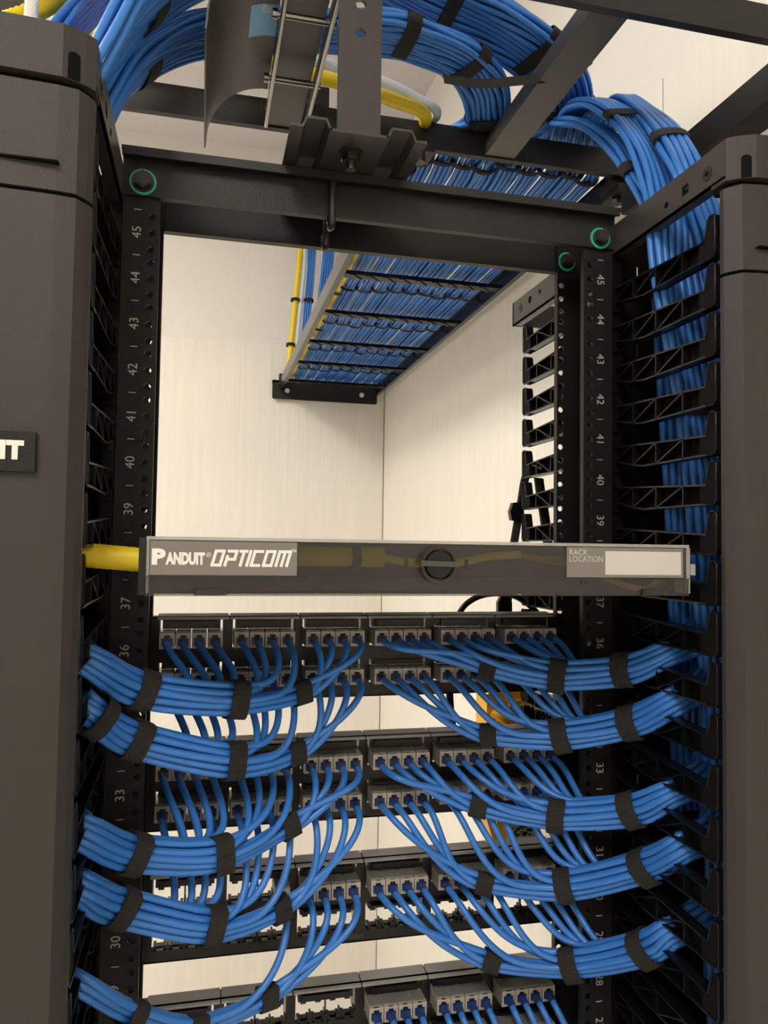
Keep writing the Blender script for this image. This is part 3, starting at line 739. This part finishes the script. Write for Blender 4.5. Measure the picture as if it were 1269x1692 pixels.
# ties on the overhead bundles
trunk_tie(Bc, 4.0, 'black tie on the lower overhead bundle, beside the left cable manager cap', sub=(0, .5), width=.026)
trunk_tie(Bc, 8.5, 'black tie on the lower overhead bundle, just right of the bracket post')
trunk_tie(Bc, 10.2, 'black tie on the bend of the lower overhead bundle')
trunk_tie(Bc, 12.3, 'black tie where the lower overhead bundle passes over the rear stringer')
trunk_tie(Bb, 5.1, 'black tie on the upper bundle rising above the left manager cap', sub=(0, .55), width=.026)
trunk_tie(Bb, 9.1, 'black tie on the upper overhead bundle, at the top edge of the picture')
trunk_tie(Bb, 11.1, 'black tie on the bend of the upper overhead bundle, beside the ladder rung')
trunk_tie(Bb, 12.8, 'black tie below the bend of the upper overhead bundle, behind the rung')
trunk_tie(Bd, 7.2, 'black tie around the thick bundle dropping into the right manager')
trunk_tie(Bd, 3.2, 'black tie around the cables inside the right manager, between fingers')
trunk_tie(Be, 5.15, 'black tie on the rear drop, in front of the dark wall bar')
trunk_tie(Bf, 4.0, 'black tie on the low bundle at the ladder corner')
for bi in range(9):
    for y in ((.33, .90, 1.175, 1.44, 1.70) if bi not in () else ()):
        c = Vector((LADX[bi]+.001, y+random.uniform(-.012, .012), 2.3525+(.010 if y < .35 else 0))); m = MB()
        m.ring(c, Vector((random.uniform(-.2, .2), 1, 0)).normalized(), Vector((0, 0, 1)), Vector((1, 0, 0)), .0112, .0180, .0095, .0016, n=20)
        tag(m.build('cable_tie', M['velcro'], None, origin=c), 'narrow black tie around a blue cable bundle on the ladder to the back wall', 'cable tie', 'ties on the rear ladder bundles')
# long thin strap across both bends and the rung
m = MB(); sp = catmull([A_(733, 130, .10), A_(790, 138, .085), A_(850, 134, .07), A_(915, 126, .06), A_(975, 100, .06), A_(965, 92, .16)], 6)
F = frames(sp); v = []; fs = []
for i, p_ in enumerate(sp):
    for q in (-.0075, .0075):
        for h in (-.0007, .0007): v.append(p_+Vector((0, .35, .94))*q+F[i][2]*h)
for i in range(len(sp)-1):
    o = i*4; fs += [(o, o+4, o+6, o+2), (o+1, o+3, o+7, o+5), (o, o+1, o+5, o+4), (o+2, o+6, o+7, o+3)]
m.add(v, fs); tag(m.build('strap', M['velcro']), 'long black strap tying both cable bends to the ladder rung', 'strap')

# yellow and pale tubes overhead
def loom(pts, r, per=8, rib=.0, pitch=.0035):
    P = catmull(pts, per); out = [P[0]]; 
    for a, b_ in zip(P[:-1], P[1:]):
        n_ = max(1, int((b_-a).length/(pitch/2))); 
        for k in range(1, n_+1): out.append(a.lerp(b_, k/n_))
    return out, [r*(1+(rib if i % 2 else -rib)) for i in range(len(out))]
m = MB(); p_, r_ = loom([(-.9, .19, 2.372), (-.5, .195, 2.372), A_(330, 78, .19), A_(450, 108, .19), A_(560, 136, .19), A_(650, 166, .195), A_(702, 190, .205), (.112, .30, 2.366), (.110, .5, 2.362), (.1085, .9, 2.355), (.1085, 1.5, 2.355), (.1085, 1.88, 2.355)], .0085)
m.tube(p_, r_, 10); tag(m.build('split_loom', M['yellow']), 'yellow split loom along the rear ladder, left of the blue cables', 'loom')
m = MB(); p_, r_ = loom([(-.7, .205, 2.39), A_(450, 92, .20), A_(560, 112, .20), A_(640, 138, .20), A_(690, 163, .205), A_(722, 186, .215), (.122, .30, 2.374), (.1215, .5, 2.362), (.120, .9, 2.358), (.120, 1.88, 2.358)], .0065)
m.tube(p_, r_, 10); tag(m.build('pale_conduit', M['pale']), 'pale grey-blue tube lying beside the yellow loom overhead', 'tube')
for y in (.36, .95, 1.25):
    c = Vector((.113, y, 2.356)); m = MB(); m.ring(c, Vector((0, 1, 0)), Vector((0, 0, 1)), Vector((1, 0, 0)), .011, .0165, .009, .0014, n=20)
    tag(m.build('cable_tie', M['velcro'], None, origin=c), 'narrow black tie holding the yellow loom on the rear ladder', 'cable tie', 'ties on the yellow loom')
# risers at the back wall, left of the rear ladder
yb = 1.86
m = MB(); P = catmull([A_(478, 600, yb), A_(482, 560, yb), A_(488, 500, yb), A_(494, 440, yb), A_(498, 380, yb), A_(500, 300, yb)], 5); m.tube(P, .010, 10); tag(m.build('split_loom', M['yellow']), 'yellow loom rising up the back wall left of the rear ladder', 'loom')
m = MB(); P = catmull([A_(489, 590, yb), A_(493, 540, yb), A_(499, 480, yb), A_(503, 430, yb), A_(506, 300, yb)], 5); m.tube(P, .007, 10); tag(m.build('pale_conduit', M['pale']), 'pale tube rising up the back wall beside the yellow loom', 'tube')
RC1 = [A_(490, 610, yb), A_(502, 560, yb), A_(508, 500, yb), A_(513, 440, yb), A_(515, 380, yb), A_(516, 290, yb)]
Br = trunk(RC1, 7, 2, 'blue network cable rising up the back wall, left bundle beside the pale tube', 'blue risers at the back wall, left bundle', seed0=200, up=(0, 1, 0))
RC2 = [A_(520, 600, yb), A_(528, 540, yb), A_(536, 480, yb), A_(543, 420, yb), A_(546, 360, yb), A_(548, 290, yb)]
trunk(RC2, 10, 2, 'blue network cable rising up the back wall, right bundle behind the ladder rail', 'blue risers at the back wall, right bundle', seed0=220, up=(0, 1, 0))
for (a, b_, r1, lb_) in ((488, 496, .013, 'black tie on the risers at the back wall, upper'), (480, 570, .013, 'black tie on the yellow riser at the back wall, lower'), (510, 497, .015, 'black tie on the blue riser bundle at the back wall')):
    c = A_(a, b_, yb); m = MB(); m.ring(c, Vector((0, 0, 1)), Vector((1, 0, 0)), Vector((0, 1, 0)), r1, r1, .01, .0015, n=20); tag(m.build('cable_tie', M['velcro'], None, origin=c), lb_, 'cable tie')
# corner: corrugated yellow tube and a white rope above the left manager cap
m = MB(); p_, r_ = loom([A_(-120, 45, -.02), A_(-60, 38, -.02), A_(0, 38, -.02), A_(30, 30, -.01), A_(75, 10, .01), A_(130, -30, .05)], .0085, rib=.09, pitch=.0055); m.tube(p_, r_, 12); tag(m.build('corrugated_tube', M['yellow']), 'yellow corrugated tube above the left cable manager cap, in the corner', 'tube')
m = MB(); m.tube(catmull([A_(48, 70, -.10), A_(51, 30, -.10), A_(53, -10, -.10), A_(55, -120, -.10)], 6), .0055, 10); tag(m.build('rope', M['rope']), 'white rope hanging above the left cable manager cap', 'rope')

# ------------------------------------------------------------------ fibre drawer
FD = empty('fibre_drawer', (0, -.1, 1.7303), 'fibre enclosure with smoked clear front and lettered label, above the patch panels', 'fibre enclosure')
YF_ = -.175; zA, zB, zM = 1.7308, 1.7735, 1.7450
b = MB(); b.box(-.214, .226, -.150, .16, zA+.001, zA+.0025); b.box(-.214, .226, -.150, .16, zB-.0025, zB-.001); b.box(-.214, -.2115, -.150, .16, zA, zB-.001); b.box(.2235, .226, -.150, .16, zA, zB-.001); b.box(-.214, .226, .158, .16, zA, zB-.001)
b.box(-.2115, .2235, -.1500, -.1485, zA, zB-.001)
b.build('tray', M['tray'], FD)
for s in (-1, 1):
    b = MB(); b.box(s*.2175, s*.2445, -.0035, -.0005, zA, zB); b.box(s*.2135, s*.2175, -.05, -.0005, zA, zB); b.build('mounting_ear', M['black'], FD)
b = MB(); b.box(-.2222, -.2175, -.178, -.145, zA+.001, zB); b.build('hinge_side', M['black'], FD)
b = MB(); b.box(-.2172, .2318, YF_, YF_+.002, zM, zB-.0015); cv = b.build('cover', M['smoke'], FD)
b = MB(); b.box(-.2172, .2318, YF_-.0015, YF_+.016, zB-.0015, zB+.0010); b.box(.2295, .2330, YF_-.001, YF_+.016, zA+.002, zB-.0015); b.box(-.2172, -.2150, YF_-.001, YF_+.01, zA+.002, zB-.0015)
b.build('cover_rim', M['clear'], cv)  # lighter strip: light on the top edge put into its colour
b = MB(); b.box(-.2172, .2318, YF_-.001, YF_+.001, zA, zM); b.box(-.2172, .2318, YF_-.0018, YF_-.0008, zM-.0006, zM+.0006)
for x in (-.171, .198): b.box(x-.012, x+.012, YF_-.004, YF_-.001, zA+.0005, zA+.006)
b.build('lower_lip', M['smoke'], cv)
b = MB()
for x in (-.171, .198): b.box(x-.010, x+.010, YF_-.0045, YF_-.004, zA+.001, zA+.0055)
for x, z in ((-.121, 1.7428), (.133, 1.7418)): b.box(x-.003, x+.003, YF_-.0022, YF_-.001, z-.0014, z+.0014)
for x in (-.0205, .0295): b.box(x-.0012, x+.0012, YF_-.0008, YF_, 1.7530, 1.7600)
b.build('clips', M['port'], cv)
b = MB(); b.box(.2330, .2375, YF_-.002, YF_+.010, 1.7485, 1.7580); b.build('side_tab', M['clear'], cv)
# printed inserts
b = MB(); b.box(-.2145, -.1070, YF_-.0012, YF_, zM+.0012, zB-.0022); li = b.build('name_insert', M['label'], cv)
t = MB(); YT = YF_-.0014
text_geo(t, 'P', .0148, (-.2132, YT, 1.7590), (1, 0, 0), (0, 0, 1), align='LEFT', bold=.0009, fit=.0098)
text_geo(t, 'ANDUIT', .0115, (-.2034, YT, 1.7580), (1, 0, 0), (0, 0, 1), align='LEFT', bold=.0007, fit=.0280)
text_geo(t, '®', .005, (-.1745, YT, 1.7610), (1, 0, 0), (0, 0, 1), align='LEFT')
# squared italic lettering drawn with strokes
_sk = [0]
def stroke(mb, pts, w_=.0022, o=(0, 0), sh=.28, H=.0105):
    for a, c in zip(pts[:-1], pts[1:]):
        pa = Vector((o[0]+a[0]*.0058+a[1]*H*sh, YT, o[1]+a[1]*H)); pc = Vector((o[0]+c[0]*.0058+c[1]*H*sh, YT, o[1]+c[1]*H))
        _sk[0] += 1; pa.y -= .00003*(_sk[0] % 9); pc.y = pa.y
        dd = (pc-pa).normalized()*w_*.45; mb.bar(pa-dd, pc+dd, .0004, w_, upv=Vector((0, 1, 0)).cross(pc-pa))
glyph = {'O': [[(0, 0), (1, 0), (1, 1), (0, 1), (0, 0)]], 'P': [[(0, 0), (0, .62)], [(0, 1), (1, 1), (1, .42), (.3, .42)]], 'T': [[(-.1, 1), (.7, 1)], [(.35, .8), (.35, 0)]],
         'I': [[(.05, 0), (.05, 1)]], 'C': [[(1, 1), (0, 1), (0, 0), (1, 0)]], 'M': [[(0, 0), (0, 1), (1.4, 1), (1.4, 0)], [(.7, 1), (.7, 0)]]}
xx = -.1702
for ch, adv in (('O', .0094), ('P', .0092), ('T', .0066), ('I', .0034), ('C', .0092), ('O', .0094), ('M', .0112)):
    for st_ in glyph[ch]: stroke(t, st_, o=(xx, 1.7538))
    xx += adv
text_geo(t, '™', .0055, (-.1098, YT, 1.7640), (1, 0, 0), (0, 0, 1), align='CENTER')
t.build('insert_lettering', M['white'], li)
b = MB(); b.box(.1170, .2262, YF_-.0012, YF_, zM+.0012, zB-.0022); ri = b.build('location_insert', M['label'], cv)
b = MB(); b.box(.1520, .2238, YF_-.0016, YF_-.0012, zM+.0035, zB-.0052); b.build('blank_card', M['card'], ri)
t = MB(); text_geo(t, 'RACK', .0068, (.1192, YT, 1.7668), (1, 0, 0), (0, 0, 1), align='LEFT', fit=.0165); text_geo(t, 'LOCATION', .0068, (.1192, YT, 1.7612), (1, 0, 0), (0, 0, 1), align='LEFT', fit=.0305); t.build('insert_lettering', M['card'], ri)
# round quarter-turn latch
kx, kz = .0048, 1.7558
b = MB()
n_ = 40
for ra, rb_, ya, yb_ in ((.0125, .0150, -.0075, 0),):
    v = []; fs = []
    for k in range(n_):
        a = 2*PI*k/n_
        for rr in (ra, rb_):
            for yy in (YF_+ya, YF_+yb_): v.append((kx+rr*math.cos(a), yy, kz+rr*math.sin(a)))
    for k in range(n_):
        o, q = k*4, ((k+1) % n_)*4; fs += [(o, q, q+2, o+2), (o+1, o+3, q+3, q+1), (o, o+1, q+1, q), (o+2, q+2, q+3, o+3)]
    b.add(v, fs, 0, False)
kn = b.build('latch_ring', M['smoke'], cv)
b = MB(); b.cyl((kx, YF_, kz), (kx, YF_-.006, kz), .0118, 32, r2=.0105); kb = b.build('latch_knob', M['plastic'], cv)
b = MB(); b.bar((kx-.0155, YF_-.0075, kz+.001), (kx+.0155, YF_-.0075, kz+.0002), .004, .0042); b.build('latch_bar', M['tray'], kb)
# loom and fibres inside the drawer
m = MB(); p_, r_ = loom([(-.2, -.160, 1.760), (-.108, -.160, 1.7608), (-.085, -.160, 1.7608), (-.06, -.160, 1.7608), (-.036, -.160, 1.7606)], .0078, rib=.04); m.tube(p_, r_, 12); il = m.build('inner_loom', M['yellow'], FD)
m = MB(); m.tube(catmull([(-.036, -.160, 1.7606), (-.018, -.160, 1.7575), (.005, -.160, 1.7560), (.03, -.160, 1.7575), (.055, -.160, 1.7625), (.082, -.160, 1.7645)], 8), .0034, 10); m.build('inner_tube', M['yellow'], FD)
m = MB(); m.cyl((-.062, -.160, 1.7608), (-.055, -.160, 1.7608), .0085, 14); m.build('loom_collar', M['port'], FD)
for k in range(4):
    m = MB(); m.tube(catmull([(.082, -.160+.001*k, 1.7645-.001*k), (.13, -.158, 1.760-.002*k), (.165, -.157, 1.746-.0012*k), (.195, -.156, 1.738-.001*k), (.216, -.156, 1.740+.002*k), (.221, -.155, 1.752+.001*k)], 8), .0007, 6); m.build('fibre', M['fibre'], FD)
# yellow corrugated loom feeding the drawer from the left manager
m = MB(); p_, r_ = loom([(-.42, -.10, 1.80), (-.37, -.115, 1.780), (-.32, -.12, 1.764), A_(140, 917, -.115), A_(185, 921, -.113), A_(236, 925, -.112), (-.214, -.111, 1.757)], .0098, rib=.018, pitch=.005); m.tube(p_, r_, 14); tag(m.build('split_loom', M['yellow']), 'yellow loom feeding the fibre drawer from the left cable manager', 'loom')

# ------------------------------------------------------------------ things hung behind the rack
cs = empty('tester_case', (.27, .32, 1.30), 'bright orange-yellow moulded tool case hanging behind the rack at right', 'tool case')
b = MB(); c0 = A_(806, 1146, .30)
pf = [(.2315, 1.380), (.2445, 1.340), (.260, 1.335), (.312, 1.335), (.316, 1.345), (.312, 1.560), (.306, 1.564), (.240, 1.564), (.231, 1.556)]
b.prism(pf, 'y', .30, .345); b.prism([(.245, 1.36), (.303, 1.36), (.303, 1.548), (.245, 1.548)], 'y', .293, .30); b.box(.262, .2645, .289, .294, 1.36, 1.548)
b.build('case_body', M['orange'], cs)
b = MB(); b.tube(catmull([(.236, .29, 1.532), (.244, .282, 1.528), (.254, .281, 1.520), (.262, .29, 1.508)], 6), .006, 10); b.build('case_handle', M['orange'], cs)
b = MB(); b.box(.259, .304, .288, .2895, 1.345, 1.395); lbx = b.build('paper_label', M['paper'], cs)
b = MB()
for k, (z_, a0, a1) in enumerate(((1.386, .264, .297), (1.381, .266, .295))): b.box(a0, a1, .2875, .288, z_-.0008, z_+.0008)
random.seed(3)
for k in range(46):
    x_, z_ = random.uniform(.264, .298), random.uniform(1.356, 1.370); b.box(x_-.0018, x_+.0018, .2873, .288, z_-.0009, z_+.0009)
b.build('label_print', M['ink'], lbx)
tg = empty('plastic_bag', (.315, .284, 1.5), 'crumpled clear bag with a grey number tag, hanging beside the orange case', 'bag')
b = MB(); N = 9; v = []; fs = []
for i in range(N):
    for j in range(N):
        v.append((.289+.052*i/(N-1), .284+.006*math.sin(i*2.3+j*1.7)+.004*math.sin(j*3.1-i), 1.500+.052*j/(N-1)))
for i in range(N-1):
    for j in range(N-1): a = i*N+j; fs.append((a, a+N, a+N+1, a+1))
b.add(v, fs); bg = b.build('bag_film', M['bag'], tg)
b = MB(); b.box(.287, .342, .275, .2758, 1.508, 1.5385); tgp = b.build('number_tag', M['paper'], tg)
b = MB(); text_geo(b, '85005', .0155, (.3160, .2748, 1.5290), (1, 0, 0), (0, 0, 1), bold=.0006); b.build('tag_number', M['ink'], tgp)
b = MB(); b.box(.2885, .2925, .272, .2745, 1.515, 1.545); b.build('clip', M['plastic'], tg)
# second bag lower down
b = MB(); v = []
for i in range(N):
    for j in range(N): v.append((.310+.05*i/(N-1), .30+.006*math.sin(i*2.1+j*1.3)+.004*math.sin(j*2.9-i), 1.33+.07*j/(N-1)))
b.add(v, fs); tag(b.build('plastic_bag', M['bag']), 'crumpled clear bag lower down, right of the orange case bottom', 'bag')
# straps on the rear fingers
def ribbon(name, pts, wv, wd, label, cat, matn='velcro', th=.0015, per=6):
    P = catmull(pts, per); wv = Vector(wv).normalized(); F = frames(P); v = []; fs = []
    for i, p_ in enumerate(P):
        nn = F[i][0].cross(wv).normalized()
        for q in (-wd/2, wd/2):
            for h in (-th, th): v.append(p_+wv*q+nn*h)
    for i in range(len(P)-1):
        o = i*4; fs += [(o, o+4, o+6, o+2), (o+1, o+3, o+7, o+5), (o, o+1, o+5, o+4), (o+2, o+6, o+7, o+3)]
    fs += [(0, 2, 3, 1), (len(P)*4-4, len(P)*4-3, len(P)*4-1, len(P)*4-2)]
    m = MB(); m.add(v, fs); return tag(m.build(name, M[matn]), label, cat)
ys = .245
so = ribbon('strap', [A_(900, 775, .19), A_(880, 770, .235), A_(868, 790, .255), A_(861, 830, .262), A_(854, 870, .265), A_(847, 915, .265), A_(840, 985, .262), A_(834, 1012, .26)], (.8, .6, 0), .018, 'black webbing strap looped over a rear finger of the right manager', 'strap')
b = MB(); c = A_(852, 846, .262); b.prism([(c.x-.008, c.z-.012), (c.x+.008, c.z-.015), (c.x+.0105, c.z), (c.x+.008, c.z+.014), (c.x-.006, c.z+.013), (c.x-.0105, c.z)], 'y', c.y-.006, c.y+.004); 
b.build('buckle', M['plastic'], so, origin=WORLD[so.name])
c = A_(833, 1000, .258); b = MB(); b.prism([(c.x-.011, c.z-.010), (c.x+.010, c.z-.012), (c.x+.010, c.z+.004), (c.x+.004, c.z+.014), (c.x-.006, c.z+.014), (c.x-.011, c.z+.004)], 'y', c.y-.005, c.y+.003); b.build('clip', M['plastic'], so)
ribbon('strap', [A_(890, 790, .20), A_(893, 812, .21), A_(897, 835, .205), A_(902, 870, .20), A_(906, 905, .20)], (.9, .4, 0), .017, 'short black webbing strap hanging close behind the right upright', 'strap')
m = MB(); m.tube(catmull([A_(748, 1060, .24), A_(760, 1012, .24), A_(782, 990, .24), A_(812, 981, .24), A_(845, 983, .24), A_(872, 998, .24), A_(892, 1020, .23), A_(905, 1060, .23)], 6), .0042, 10); tag(m.build('power_cord', M['plastic']), 'black power cord looping behind the topmost patch panel', 'cord')
m = MB(); m.tube(catmull([A_(742, 1120, .24), A_(744, 1165, .24), A_(748, 1200, .24), A_(753, 1240, .24)], 6), .0052, 10); tag(m.build('power_cord', M['plastic']), 'black cord hanging behind the gap under the topmost patch panel', 'cord')
